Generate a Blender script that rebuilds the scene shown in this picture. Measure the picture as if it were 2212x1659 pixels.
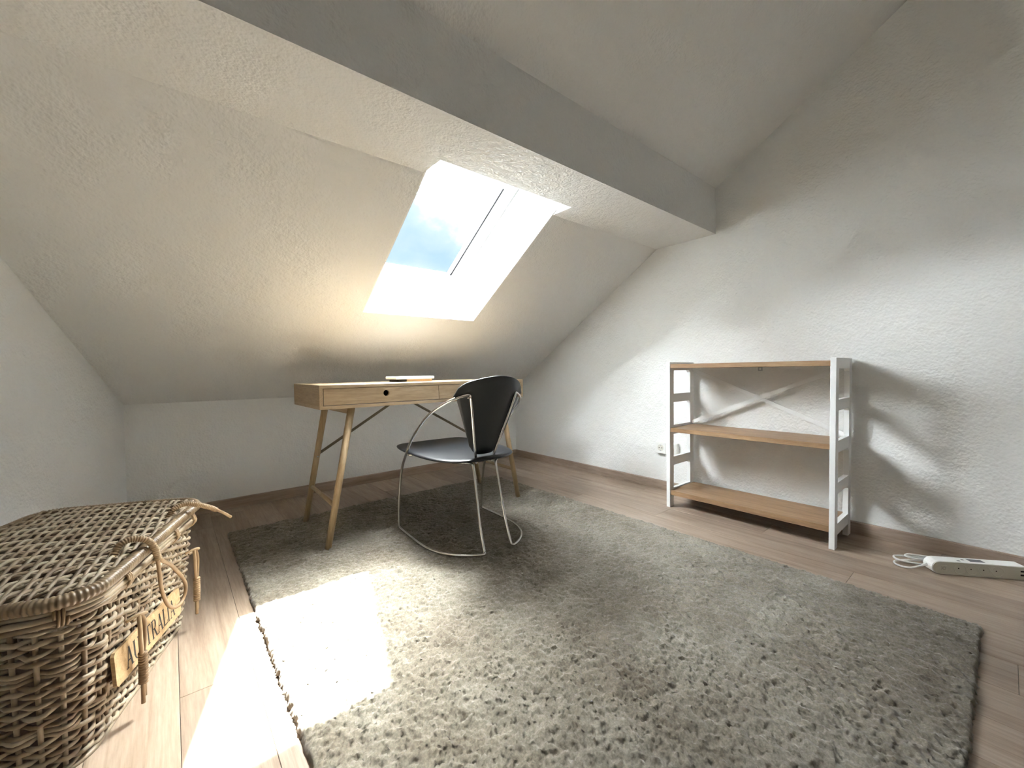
import bpy, bmesh, math, random
import numpy as np
from mathutils import Vector, Matrix
random.seed(7); rng = np.random.default_rng(7)
sc = bpy.context.scene
COL = sc.collection
for o in list(bpy.data.objects): bpy.data.objects.remove(o)

# ------------------------------------------------------------------ camera
FPX, YAW, PITCH, ROLL, CAMH = 886.72, 0.693488, -0.030181, -0.013068, 0.79
cam_d = bpy.data.cameras.new('camera'); cam = bpy.data.objects.new('camera', cam_d); COL.objects.link(cam)
cam_d.sensor_fit = 'HORIZONTAL'; cam_d.sensor_width = 36.0; cam_d.lens = FPX * 36.0 / 2212.0
cam_d.clip_start = 0.01; cam_d.clip_end = 200
_f = Vector((math.sin(YAW) * math.cos(PITCH), math.cos(YAW) * math.cos(PITCH), math.sin(PITCH)))
_r = Vector((math.cos(YAW), -math.sin(YAW), 0)); _u = _r.cross(_f)
_r2 = _r * math.cos(ROLL) + _u * math.sin(ROLL); _u2 = -_r * math.sin(ROLL) + _u * math.cos(ROLL)
M = Matrix((_r2, _u2, -_f)).transposed().to_4x4(); M.translation = Vector((0, 0, CAMH))
cam.matrix_world = M
sc.camera = cam
sc.view_settings.view_transform = 'Standard'
try: sc.view_settings.look = 'None'
except Exception: pass
sc.view_settings.gamma = 1.0; sc.view_settings.use_curve_mapping = False
sc.view_settings.exposure = 2.08
sc.cycles.max_bounces = 8; sc.cycles.diffuse_bounces = 6; sc.cycles.glossy_bounces = 3; sc.cycles.transparent_max_bounces = 4

# ------------------------------------------------------------------ sky and sun
SUN_DIR = Vector((-0.547, -0.42, -1.0)).normalized()
SUN_STRENGTH, SKY_STRENGTH, HAZE, HAZE_POW = 23.0, 1.0, 85.0, 30.0
w = bpy.data.worlds.new('sky'); sc.world = w; w.use_nodes = True
nt = w.node_tree; nt.nodes.clear()
def N(t, typ, **k):
    n = t.nodes.new(typ)
    for a, b in k.items(): setattr(n, a, b)
    return n
out = N(nt, 'ShaderNodeOutputWorld'); bg = N(nt, 'ShaderNodeBackground'); nt.links.new(bg.outputs[0], out.inputs[0])
tc = N(nt, 'ShaderNodeTexCoord')
noi = N(nt, 'ShaderNodeTexNoise'); noi.inputs['Scale'].default_value = 6.5; noi.inputs['Detail'].default_value = 6; noi.inputs['Roughness'].default_value = 0.55
mp = N(nt, 'ShaderNodeMapping'); mp.inputs['Location'].default_value = (1.5, 0.82, 4.46); mp.inputs['Scale'].default_value = (1, 1, 1.5)
nt.links.new(tc.outputs['Generated'], mp.inputs[0]); nt.links.new(mp.outputs[0], noi.inputs['Vector'])
rmp = N(nt, 'ShaderNodeValToRGB'); _e = rmp.color_ramp.elements
while len(_e) < 5: _e.new(0.5)
for _i, (_p, _c) in enumerate([(0.27, (0.140, 0.198, 0.240)), (0.43, (0.175, 0.222, 0.248)), (0.485, (0.232, 0.24, 0.248)), (0.505, (13.0, 13.5, 14.3)), (0.62, (36.0, 37.4, 39.5))]):
    _e[_i].position = _p; _e[_i].color = (*_c, 1)
nt.links.new(noi.outputs['Fac'], rmp.inputs[0])
# haze brightens smoothly towards the sun
_nv = N(nt, 'ShaderNodeVectorMath', operation='NORMALIZE'); nt.links.new(tc.outputs['Generated'], _nv.inputs[0])
_dt = N(nt, 'ShaderNodeVectorMath', operation='DOT_PRODUCT'); nt.links.new(_nv.outputs[0], _dt.inputs[0]); _dt.inputs[1].default_value = tuple(-SUN_DIR)
_mx = N(nt, 'ShaderNodeMath', operation='MAXIMUM'); nt.links.new(_dt.outputs['Value'], _mx.inputs[0]); _mx.inputs[1].default_value = 0.0
_pw = N(nt, 'ShaderNodeMath', operation='POWER'); nt.links.new(_mx.outputs[0], _pw.inputs[0]); _pw.inputs[1].default_value = HAZE_POW
_ma = N(nt, 'ShaderNodeMath', operation='MULTIPLY'); nt.links.new(_pw.outputs[0], _ma.inputs[0]); _ma.inputs[1].default_value = HAZE
_cb = N(nt, 'ShaderNodeCombineXYZ')
for _i, _k in enumerate((1.0, 0.98, 0.94)):
    _q = N(nt, 'ShaderNodeMath', operation='MULTIPLY'); nt.links.new(_ma.outputs[0], _q.inputs[0]); _q.inputs[1].default_value = _k; nt.links.new(_q.outputs[0], _cb.inputs[_i])
_vs = N(nt, 'ShaderNodeVectorMath', operation='ADD'); nt.links.new(rmp.outputs[0], _vs.inputs[0]); nt.links.new(_cb.outputs[0], _vs.inputs[1])
nt.links.new(_vs.outputs[0], bg.inputs['Color'])
bg.inputs['Strength'].default_value = SKY_STRENGTH
sd = bpy.data.lights.new('sun', 'SUN'); sd.energy = SUN_STRENGTH; sd.angle = math.radians(0.6); sd.color = (1.0, 0.975, 0.935)
so = bpy.data.objects.new('sun', sd); COL.objects.link(so)
so.rotation_euler = SUN_DIR.to_track_quat('-Z', 'Y').to_euler(); so.location = (6, 5, 9)

# ------------------------------------------------------------------ helpers
def mat(name, color, rough=0.6, metal=0.0, spec=0.4, coat=0.0):
    m = bpy.data.materials.new(name); m.use_nodes = True
    b = m.node_tree.nodes['Principled BSDF']
    b.inputs['Base Color'].default_value = (*color, 1); b.inputs['Roughness'].default_value = rough
    b.inputs['Metallic'].default_value = metal; b.inputs['Specular IOR Level'].default_value = spec
    b.inputs['Coat Weight'].default_value = coat
    return m
def L(m, a, b): m.node_tree.links.new(a, b)
def nn(m, typ, **k): return N(m.node_tree, typ, **k)
def bsdf(m): return m.node_tree.nodes['Principled BSDF']
def coords(m, scale=(1, 1, 1), rand=False, kind='Object'):
    t = nn(m, 'ShaderNodeTexCoord'); mp = nn(m, 'ShaderNodeMapping'); mp.inputs['Scale'].default_value = scale
    src = t.outputs[kind]
    if rand:
        oi = nn(m, 'ShaderNodeObjectInfo'); mu = nn(m, 'ShaderNodeMath', operation='MULTIPLY'); mu.inputs[1].default_value = 37.0
        L(m, oi.outputs['Random'], mu.inputs[0])
        ad = nn(m, 'ShaderNodeVectorMath', operation='ADD'); L(m, src, ad.inputs[0]); L(m, mu.outputs[0], ad.inputs[1]); src = ad.outputs[0]
    L(m, src, mp.inputs[0]); return mp.outputs[0]
def ramp(m, fac, stops):
    r = nn(m, 'ShaderNodeValToRGB'); e = r.color_ramp.elements
    while len(e) < len(stops): e.new(0.5)
    for i, (p, c) in enumerate(stops): e[i].position = p; e[i].color = (*c, 1)
    L(m, fac, r.inputs[0]); return r.outputs[0]
def noise(m, vec, scale, detail=3, rough=0.5, dist=0.0):
    n = nn(m, 'ShaderNodeTexNoise'); n.inputs['Scale'].default_value = scale; n.inputs['Detail'].default_value = detail
    n.inputs['Roughness'].default_value = rough; n.inputs['Distortion'].default_value = dist
    L(m, vec, n.inputs['Vector']); return n.outputs['Fac']
def bump(m, h, strength, dist):
    b = nn(m, 'ShaderNodeBump'); b.inputs['Strength'].default_value = strength; b.inputs['Distance'].default_value = dist
    L(m, h, b.inputs['Height']); L(m, b.outputs[0], bsdf(m).inputs['Normal'])
def mixrgb(m, fac, a, b, mode='MIX'):
    x = nn(m, 'ShaderNodeMix', data_type='RGBA', blend_type=mode)
    if isinstance(fac, float): x.inputs['Factor'].default_value = fac
    else: L(m, fac, x.inputs['Factor'])
    for k, v in (('A', a), ('B', b)):
        if isinstance(v, tuple): x.inputs[k].default_value = (*v, 1)
        else: L(m, v, x.inputs[k])
    return x.outputs['Result']

def plaster(name, color, scale, strength, dist):
    m = mat(name, color, 0.85, spec=0.2)
    v = coords(m, kind='Object')
    a = noise(m, v, scale, 1, 0.45)
    b = noise(m, v, scale * 0.32, 0, 0.5)
    mx = nn(m, 'ShaderNodeMath', operation='MULTIPLY_ADD'); L(m, a, mx.inputs[0]); mx.inputs[1].default_value = 1.0; L(m, b, mx.inputs[2])
    bump(m, mx.outputs[0], strength, dist)
    return m
def wood(name, c1, c2, c3, grain_axis='X', rough=0.5, scale=1.0, rand=True):
    m = mat(name, c2, rough)
    s = {'X': (1.2, 14, 14), 'Y': (14, 1.2, 14), 'Z': (14, 14, 1.2)}[grain_axis]
    v = coords(m, tuple(q * scale for q in s), rand)
    f1 = noise(m, v, 2.2, 4, 0.6, 0.6); f2 = noise(m, v, 14.0, 3, 0.6)
    c = ramp(m, f1, [(0.28, c1), (0.5, c2), (0.75, c3)])
    d = ramp(m, f2, [(0.3, (0.80, 0.78, 0.76)), (0.65, (1.06, 1.06, 1.06))])
    c = mixrgb(m, 1.0, c, d, 'MULTIPLY')
    L(m, c, bsdf(m).inputs['Base Color']); bump(m, f2, 0.12, 0.001)
    return m

MAT = {}
MAT['wall'] = plaster('woodchip_wallpaper', (0.80, 0.805, 0.795), 95, 0.55, 0.005)
MAT['rough'] = plaster('rough_plaster', (0.80, 0.805, 0.795), 105, 0.75, 0.005)
MAT['lining'] = mat('white_lining', (0.84, 0.86, 0.87), 0.45)
MAT['frame'] = mat('white_lacquer', (0.83, 0.85, 0.86), 0.3)
MAT['gasket'] = mat('black_gasket', (0.02, 0.02, 0.025), 0.6)
MAT['alu'] = mat('grey_aluminium', (0.45, 0.47, 0.5), 0.4, 0.8)
MAT['oak'] = wood('pale_oak', (0.370, 0.270, 0.160), (0.422, 0.315, 0.196), (0.466, 0.360, 0.240), 'X', 0.45)
MAT['oak_leg'] = wood('pale_oak_leg', (0.380, 0.266, 0.148), (0.433, 0.319, 0.189), (0.479, 0.365, 0.230), 'Z', 0.5)
MAT['oak_y'] = wood('pale_oak_cross', (0.331, 0.241, 0.140), (0.389, 0.285, 0.172), (0.432, 0.329, 0.211), 'Y', 0.5)
MAT['dark'] = mat('dark_inside', (0.015, 0.014, 0.013), 0.9)
MAT['acacia'] = wood('brown_acacia', (0.232, 0.141, 0.073), (0.310, 0.194, 0.106), (0.387, 0.262, 0.151), 'Y', 0.45)
MAT['white_paint'] = mat('white_paint', (0.82, 0.83, 0.83), 0.4)
MAT['brace'] = mat('grey_brown_metal', (0.20, 0.165, 0.12), 0.5, 0.3)
MAT['chrome'] = mat('satin_chrome', (0.72, 0.71, 0.69), 0.16, 1.0)
MAT['leather'] = mat('black_leather', (0.012, 0.014, 0.018), 0.42, spec=0.5)
MAT['leather_seat'] = mat('black_leather_seat', (0.018, 0.020, 0.024), 0.36, spec=0.6)
bump(MAT['leather'], noise(MAT['leather'], coords(MAT['leather']), 260, 2), 0.08, 0.001)
bump(MAT['leather_seat'], noise(MAT['leather_seat'], coords(MAT['leather_seat']), 260, 2), 0.08, 0.001)
MAT['white_plastic'] = mat('white_plastic', (0.80, 0.80, 0.78), 0.35)
MAT['grey_print'] = mat('grey_print', (0.12, 0.12, 0.13), 0.6)
MAT['cream_plastic'] = mat('cream_plastic', (0.66, 0.65, 0.58), 0.4)
MAT['kraft'] = mat('kraft_board', (0.45, 0.30, 0.17), 0.7)
MAT['paper'] = mat('white_cover', (0.82, 0.78, 0.72), 0.45)
MAT['ink'] = mat('black_ink', (0.02, 0.018, 0.016), 0.7)

# floor laminate
m = mat('laminate', (0.42, 0.33, 0.26), 0.42, spec=0.45); MAT['laminate'] = m
v = coords(m, (16, 1.0, 16), True)
f1 = noise(m, v, 1.3, 5, 0.6, 0.9); f2 = noise(m, v, 11, 3, 0.6)
c = ramp(m, f1, [(0.25, (0.200, 0.144, 0.103)), (0.45, (0.310, 0.240, 0.184)), (0.6, (0.347, 0.277, 0.217)), (0.8, (0.392, 0.322, 0.259))])
d = ramp(m, f2, [(0.3, (0.80, 0.78, 0.77)), (0.65, (1.05, 1.05, 1.05))])
c = mixrgb(m, 1.0, c, d, 'MULTIPLY')
oi = nn(m, 'ShaderNodeObjectInfo'); tone = ramp(m, oi.outputs['Random'], [(0.0, (0.84, 0.82, 0.80)), (0.5, (1, 0.99, 0.98)), (1.0, (1.12, 1.10, 1.07))])
c = mixrgb(m, 1.0, c, tone, 'MULTIPLY')
L(m, c, bsdf(m).inputs['Base Color']); bump(m, f2, 0.1, 0.001)
MAT['skirting'] = wood('skirting_foil', (0.246, 0.188, 0.145), (0.325, 0.251, 0.197), (0.381, 0.302, 0.244), 'X', 0.5, 0.6)
MAT['skirting_y'] = wood('skirting_foil_y', (0.246, 0.188, 0.145), (0.325, 0.251, 0.197), (0.381, 0.302, 0.244), 'Y', 0.5, 0.6)
# rug
m = mat('rug_pile', (0.36, 0.34, 0.29), 0.95, spec=0.1); MAT['rug'] = m
v = coords(m)
big = noise(m, v, 3.2, 5, 0.62, 0.4); mid = noise(m, v, 11.0, 4, 0.65); fine = noise(m, v, 210, 2, 0.6)
cb = ramp(m, big, [(0.28, (0.146, 0.122, 0.092)), (0.46, (0.183, 0.163, 0.128)), (0.60, (0.205, 0.187, 0.151)), (0.78, (0.229, 0.211, 0.174))])
cm = ramp(m, mid, [(0.3, (0.78, 0.76, 0.73)), (0.52, (1.0, 1.0, 1.0)), (0.72, (1.22, 1.23, 1.24))])
cf = ramp(m, fine, [(0.3, (0.70, 0.69, 0.67)), (0.55, (1.0, 1.0, 1.0)), (0.72, (1.28, 1.27, 1.24))])
c = mixrgb(m, 1.0, mixrgb(m, 1.0, cb, cm, 'MULTIPLY'), cf, 'MULTIPLY')
L(m, c, bsdf(m).inputs['Base Color'])
bsdf(m).inputs['Sheen Weight'].default_value = 0.3
MAT['rug_edge'] = mat('rug_edge_binding', (0.42, 0.40, 0.34), 0.9)
MAT['rug_back'] = mat('rug_backing', (0.30, 0.27, 0.22), 0.95)
# rattan
def rattan(name, stops, rough=0.5):
    m = mat(name, (0.3, 0.22, 0.14), rough, spec=0.4)
    oi = nn(m, 'ShaderNodeObjectInfo'); v = coords(m, (1, 1, 1), True)
    n1 = noise(m, v, 14, 3, 0.6)
    ad = nn(m, 'ShaderNodeMath', operation='MULTIPLY_ADD'); L(m, oi.outputs['Random'], ad.inputs[0]); ad.inputs[1].default_value = 0.45
    mm = nn(m, 'ShaderNodeMath', operation='MULTIPLY_ADD'); L(m, n1, mm.inputs[0]); mm.inputs[1].default_value = 1.4; mm.inputs[2].default_value = -0.42
    L(m, mm.outputs[0], ad.inputs[2])
    c = ramp(m, ad.outputs[0], stops); L(m, c, bsdf(m).inputs['Base Color'])
    bump(m, noise(m, v, 160, 2), 0.15, 0.001)
    return m
MAT['rattan'] = rattan('grey_rattan', [(0.0, (0.112, 0.073, 0.043)), (0.35, (0.232, 0.172, 0.112)), (0.65, (0.344, 0.284, 0.202)), (1.0, (0.447, 0.387, 0.292))])
MAT['rattan_rim'] = rattan('brown_rattan_wrap', [(0.0, (0.072, 0.046, 0.027)), (0.4, (0.145, 0.097, 0.054)), (0.8, (0.230, 0.168, 0.104)), (1.0, (0.306, 0.235, 0.149))], 0.35)
MAT['rattan_tie'] = rattan('tan_rattan_tie', [(0.0, (0.170, 0.109, 0.057)), (0.5, (0.281, 0.193, 0.107)), (1.0, (0.391, 0.302, 0.189))], 0.45)
MAT['plaque'] = wood('plaque_wood', (0.312, 0.213, 0.104), (0.406, 0.289, 0.155), (0.468, 0.350, 0.200), 'X', 0.7, 3.0)
# glass
m = bpy.data.materials.new('window_glass'); m.use_nodes = True; MAT['glass'] = m
t = m.node_tree; t.nodes.clear()
o_ = N(t, 'ShaderNodeOutputMaterial'); mx = N(t, 'ShaderNodeMixShader'); tr = N(t, 'ShaderNodeBsdfTransparent'); gl = N(t, 'ShaderNodeBsdfGlossy')
tr.inputs[0].default_value = (0.97, 0.985, 0.98, 1); gl.inputs['Roughness'].default_value = 0.02
fr = N(t, 'ShaderNodeFresnel'); fr.inputs[0].default_value = 1.10
t.links.new(fr.outputs[0], mx.inputs[0]); t.links.new(tr.outputs[0], mx.inputs[1]); t.links.new(gl.outputs[0], mx.inputs[2]); t.links.new(mx.outputs[0], o_.inputs[0])

def mesh_obj(name, verts, faces, material, parent=None, smooth=False, loc=None):
    me = bpy.data.meshes.new(name); me.from_pydata([tuple(v) for v in verts], [], faces); me.update()
    return link(name, me, material, parent, smooth, loc)
def link(name, me, material, parent=None, smooth=False, loc=None):
    if material is not None and len(me.materials) == 0: me.materials.append(MAT[material] if isinstance(material, str) else material)
    if smooth:
        me.polygons.foreach_set('use_smooth', [True] * len(me.polygons))
    o = bpy.data.objects.new(name, me); COL.objects.link(o)
    if loc is not None: o.location = loc
    if parent is not None: o.parent = parent
    return o
def bm_obj(name, bm, material, parent=None, smooth=False, loc=None):
    me = bpy.data.meshes.new(name); bmesh.ops.recalc_face_normals(bm, faces=bm.faces); bm.to_mesh(me); bm.free()
    return link(name, me, material, parent, smooth, loc)
def tag(o, label=None, cat=None, group=None, kind=None):
    if label: o['label'] = label
    if cat: o['category'] = cat
    if group: o['group'] = group
    if kind: o['kind'] = kind
    return o
def empty(name, loc, rz=0.0):
    o = bpy.data.objects.new(name, None); COL.objects.link(o); o.location = loc; o.rotation_euler = (0, 0, rz); o.empty_display_size = 0.05
    return o
def add_box(bm, x0, x1, y0, y1, z0, z1, bevel=0.0, seg=1):
    vs = [bm.verts.new((x, y, z)) for z in (z0, z1) for y in (y0, y1) for x in (x0, x1)]
    fs = [(0, 2, 3, 1), (4, 5, 7, 6), (0, 1, 5, 4), (2, 6, 7, 3), (0, 4, 6, 2), (1, 3, 7, 5)]
    ff = [bm.faces.new([vs[i] for i in f]) for f in fs]
    if bevel > 0:
        ed = list({e for f in ff for e in f.edges})
        bmesh.ops.bevel(bm, geom=ed, offset=bevel, segments=seg, affect='EDGES', profile=0.5)
def box(name, x0, x1, y0, y1, z0, z1, material, parent=None, bevel=0.0, seg=1):
    """box given in the parent's coordinates; the object's origin is at the box centre"""
    c = ((x0 + x1) / 2, (y0 + y1) / 2, (z0 + z1) / 2); bm = bmesh.new()
    add_box(bm, x0 - c[0], x1 - c[0], y0 - c[1], y1 - c[1], z0 - c[2], z1 - c[2], bevel, seg)
    return bm_obj(name, bm, material, parent, False, c)
def prism(name, poly, axis, a0, a1, material, parent=None, bevel=0.0):
    """polygon (2D) extruded along an axis ('x': poly in y,z; 'y': poly in x,z; 'z': poly in x,y)"""
    bm = bmesh.new()
    def P(p, a): return {'x': (a, p[0], p[1]), 'y': (p[0], a, p[1]), 'z': (p[0], p[1], a)}[axis]
    A = [bm.verts.new(P(p, a0)) for p in poly]; B = [bm.verts.new(P(p, a1)) for p in poly]
    bm.faces.new(A); bm.faces.new(B[::-1])
    for i in range(len(poly)):
        j = (i + 1) % len(poly); bm.faces.new([A[i], B[i], B[j], A[j]])
    if bevel: bmesh.ops.bevel(bm, geom=list(bm.edges), offset=bevel, segments=1, affect='EDGES')
    return bm_obj(name, bm, material, parent)
def catmull(pts, n=8, closed=False):
    pts = [np.array(p, float) for p in pts]; out = []
    m = len(pts); rngk = range(m if closed else m - 1)
    for i in rngk:
        p1, p2 = pts[i], pts[(i + 1) % m]
        p0 = pts[i - 1] if (closed or i > 0) else 2 * p1 - p2
        p3 = pts[(i + 2) % m] if (closed or i + 2 < m) else 2 * p2 - p1
        for k in range(n):
            t = k / n
            out.append(0.5 * ((2 * p1) + (-p0 + p2) * t + (2 * p0 - 5 * p1 + 4 * p2 - p3) * t * t + (-p0 + 3 * p1 - 3 * p2 + p3) * t ** 3))
    if not closed: out.append(pts[-1])
    return np.array(out)
def tube_geo(path, radius, sides=8, closed=False, flat=1.0, up=None):
    """vertices/faces of a tube along a path; radius scalar or array; flat squashes along the frame's second axis"""
    P = np.asarray(path, float); n = len(P); R = np.full(n, radius) if np.isscalar(radius) else np.asarray(radius, float)
    T = np.gradient(P, axis=0) if not closed else (np.roll(P, -1, 0) - np.roll(P, 1, 0))
    T /= np.linalg.norm(T, axis=1)[:, None] + 1e-12
    ref = np.array([0, 0, 1.0]) if up is None else np.array(up, float)
    if up is None and abs(T[0] @ ref) > 0.9: ref = np.array([1.0, 0, 0])
    Nn = np.zeros_like(P); v0 = ref - T[0] * (ref @ T[0]); Nn[0] = v0 / np.linalg.norm(v0)
    for i in range(1, n):
        v = Nn[i - 1] - T[i] * (Nn[i - 1] @ T[i]); Nn[i] = v / (np.linalg.norm(v) + 1e-12)
    B = np.cross(T, Nn)
    ang = np.linspace(0, 2 * np.pi, sides, endpoint=False)
    V = P[:, None, :] + R[:, None, None] * (np.cos(ang)[None, :, None] * Nn[:, None, :] * flat + np.sin(ang)[None, :, None] * B[:, None, :])
    V = V.reshape(-1, 3); F = []
    m = n if closed else n - 1
    for i in range(m):
        a = i * sides; b = ((i + 1) % n) * sides
        for k in range(sides):
            k2 = (k + 1) % sides; F.append((a + k, a + k2, b + k2, b + k))
    if not closed:
        F.append(tuple(range(sides))[::-1]); F.append(tuple((n - 1) * sides + k for k in range(sides)))
    return V, F
def tube(name, path, radius, material, parent=None, sides=8, closed=False, flat=1.0, up=None):
    V, F = tube_geo(path, radius, sides, closed, flat, up)
    return mesh_obj(name, V, F, material, parent, True)
def cyl(name, a, b, r, material, parent=None, sides=12, r2=None):
    V, F = tube_geo([a, b], np.array([r, r if r2 is None else r2]), sides)
    o = mesh_obj(name, V, F, material, parent)
    me = o.data; me.polygons.foreach_set('use_smooth', [len(p.vertices) == 4 for p in me.polygons])
    return o

# ------------------------------------------------------------------ room shell
XR, YB, XLB, AL = 2.4813, 2.9363, -0.1938, -0.2599
SK, KN, Y1, ZB, Y2, ZT = 0.0593, 0.6433, 1.4793, 1.5802, 1.0990, 1.8453
TH = math.atan2(ZB - KN, YB - Y1); MS = math.tan(TH); CT, ST = math.cos(TH), math.sin(TH)
YF = -1.85; YRIDGE = -0.40
zs = lambda y: KN + MS * (YB - y)
ZR = zs(YRIDGE)
xl = lambda y: XLB + AL * (YB - y)
XLO = xl(YF) - 0.1
# floor with planks
PW, PL, PT = 0.1547, 1.355, 0.008
floor = mesh_obj('floor', [(XLO - .1, YF - .1, -PT - .1), (XR + .1, YF - .1, -PT - .1), (XR + .1, YB + .1, -PT - .1), (XLO - .1, YB + .1, -PT - .1),
                           (XLO - .1, YF - .1, -PT), (XR + .1, YF - .1, -PT), (XR + .1, YB + .1, -PT), (XLO - .1, YB + .1, -PT)],
                 [(3, 2, 1, 0), (4, 5, 6, 7), (0, 1, 5, 4), (1, 2, 6, 5), (2, 3, 7, 6), (3, 0, 4, 7)], 'dark')
tag(floor, 'grey-brown wood laminate plank floor', kind='structure')
known = {0: 1.284, 12: 1.718, 13: 1.205, 14: 2.092}     # end joints read off the photograph
row = -11
while True:
    x0 = -0.006 + row * PW - PW * 0; row_i = row
    x1 = x0 + PW
    if x0 > XR: break
    if x1 < XLO: row += 1; continue
    joint = known.get(row_i, random.uniform(0, PL))
    y = joint - PL * 6
    while y < YB:
        a, b = max(y, YF), min(y + PL, YB)
        xa, xb = x0, min(x1, XR)
        if b - a > 0.05 and xb - xa > 0.005 and xb > xl(b) - 0.02:
            g = 0.0004
            box('plank', xa + g, xb - g, a + g, b - g, -PT, 0.0, 'laminate', floor, 0.0007)
        y += PL
    row += 1
# walls
def wall(name, pts, thick_vec, material):
    n = len(pts); V = [Vector(p) for p in pts] + [Vector(p) + Vector(thick_vec) for p in pts]
    F = [tuple(range(n)), tuple(range(2 * n - 1, n - 1, -1))] + [(i, i + n, (i + 1) % n + n, (i + 1) % n) for i in range(n)]
    me = bpy.data.meshes.new(name); me.from_pydata(V, [], F); bm = bmesh.new(); bm.from_mesh(me); bmesh.ops.recalc_face_normals(bm, faces=bm.faces); bm.to_mesh(me); bm.free()
    return tag(link(name, me, material), kind='structure')
ztop_f = ZR - MS * (YRIDGE - YF)
gable = lambda x, xb: [(xb(YF), YF, -0.1), (xb(YB), YB, -0.1), (xb(YB), YB, KN + .05), (xb(YRIDGE), YRIDGE, ZR + .05), (xb(YF), YF, ztop_f + .05)]
tag(wall('wall_right', gable(0, lambda y: XR), (0.15, 0, 0), 'wall'), 'white woodchip-papered gable wall behind the shelf')
tag(wall('wall_left', gable(0, xl), (-0.15, 0.04, 0), 'wall'), 'white angled wall beside the wicker basket')
tag(wall('wall_back', [(xl(YB) - .2, YB, -.1), (XR + .15, YB, -.1), (XR + .15, YB, KN + .12), (xl(YB) - .2, YB, KN + .12)], (0, 0.15, 0), 'wall'), 'low white knee wall under the roof slope')
tag(wall('wall_front', [(XLO - .2, YF, -.1), (XR + .15, YF, -.1), (XR + .15, YF, ztop_f + .1), (XLO - .2, YF, ztop_f + .1)], (0, -0.15, 0), 'wall'), 'white wall behind the camera')
# skirting boards
tag(prism('baseboard_back', [(YB - .012, 0), (YB, 0), (YB, SK), (YB - .009, SK), (YB - .012, SK - .004)], 'x', xl(YB) - .01, XR, 'skirting'), kind='structure')
tag(prism('baseboard_right', [(XR - .012, 0), (XR, 0), (XR, SK), (XR - .009, SK), (XR - .012, SK - .004)], 'y', YF, YB - .012, 'skirting_y'), kind='structure')
bl = prism('baseboard_left', [(0, 0), (.012, 0), (.012, SK - .004), (.009, SK), (0, SK)], 'y', 0, (YB - YF) / math.cos(math.atan(AL)), 'skirting_y')
bl.location = (xl(YF), YF, 0); bl.rotation_euler = (0, 0, math.atan(AL)); tag(bl, kind='structure')

# roof slope around the skylight, in slope coordinates: x, s uphill, d outwards
OX0, OX1 = 0.7945, 1.5140
RY, RZ = 2.2017, 1.1157
def SP(x, s, d): return Vector((x, RY - CT * s + ST * d, RZ + ST * s + CT * d))
s_of = lambda y: (RY - y) / CT
S0, SR = s_of(YB), s_of(YRIDGE)
NOTCH_Y = 1.3550
dy, dz = NOTCH_Y - RY, ZB - RZ
SN, DN = -CT * dy + ST * dz, ST * dy + CT * dz           # notch edge in the beam
STOPG, DTH = 0.885, 0.31                                  # top end of the lining at frame depth, roof thickness
DF = 0.250
def slope_cells(name, cells, material):
    bm = bmesh.new()
    for x0, x1, s0, s1, d0, d1 in cells:
        vs = [bm.verts.new(SP(x, s, d)) for d in (d0, d1) for s in (s0, s1) for x in (x0, x1)]
        for f in [(0, 2, 3, 1), (4, 5, 7, 6), (0, 1, 5, 4), (2, 6, 7, 3), (0, 4, 6, 2), (1, 3, 7, 5)]: bm.faces.new([vs[i] for i in f])
    return bm_obj(name, bm, material)
SU = SN + 0.05
SM = s_of(Y2) - .10; DU = (ZT - zs(Y2)) * CT
ceil = slope_cells('ceiling', [(XLO - .2, OX0, S0 - .1, SM, 0, DTH), (OX1, XR + .15, S0 - .1, SM, 0, DTH), (OX0, OX1, S0 - .1, 0, 0, DTH), (OX0, OX1, SU, SM, 0, DTH),
                               (XLO - .2, XR + .15, SM, SR + .1, DU, DTH)], 'wall')
tag(ceil, 'white sloping attic ceiling with the roof window', kind='structure')
# head of the shaft: solid filler between the lining top and the slope above
def prism_ys(name, poly_sd, x0, x1, material):
    bm = bmesh.new(); A = [bm.verts.new(SP(x0, *p)) for p in poly_sd]; B = [bm.verts.new(SP(x1, *p)) for p in poly_sd]
    bm.faces.new(A); bm.faces.new(B[::-1])
    for i in range(len(A)): j = (i + 1) % len(A); bm.faces.new([A[i], B[i], B[j], A[j]])
    return bm_obj(name, bm, material)
# opposite roof slope behind the camera
zo = lambda y: ZR - MS * (YRIDGE - y)
oc = wall('ceiling_rear', [(XLO - .2, YRIDGE + .01, zo(YRIDGE)), (XR + .15, YRIDGE + .01, zo(YRIDGE)), (XR + .15, YF - .1, zo(YF - .1)), (XLO - .2, YF - .1, zo(YF - .1))], (0, 0, 0.2), 'wall')
tag(oc, 'white rear roof slope behind the camera')
# boxed purlin beam: full section left and right of the window, notched above it
full = [(Y2, ZB), (Y1, ZB), (Y1 - .02, zs(Y1 - .02) + .05), (Y2, ZT + .05)]
notch = [(Y2, ZB), (NOTCH_Y, ZB), (SP(0, STOPG, DF)[1], SP(0, STOPG, DF)[2]), (SP(0, STOPG, DTH)[1], SP(0, STOPG, DTH)[2]), (SP(0, SU + .06, DTH)[1], SP(0, SU + .06, DTH)[2]), (SP(0, SU + .06, 0)[1], SP(0, SU + .06, 0)[2]), (Y2, ZT + .05)]
beam = empty('ceiling_beam', (0, 0, 0)); tag(beam, 'white boxed purlin beam across the sloping ceiling', kind='structure')
for a, b, pl in ((XLO - .2, OX0, full), (OX1, XR + .02, full), (OX0, OX1, notch)):
    bo = prism('beam_casing', pl, 'x', a, b, 'rough', beam); bo.data.materials.append(MAT['wall'])
    for p_ in bo.data.polygons:
        if abs(p_.normal.y) > .9 and p_.center.y < Y2 + .01: p_.material_index = 1

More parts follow.
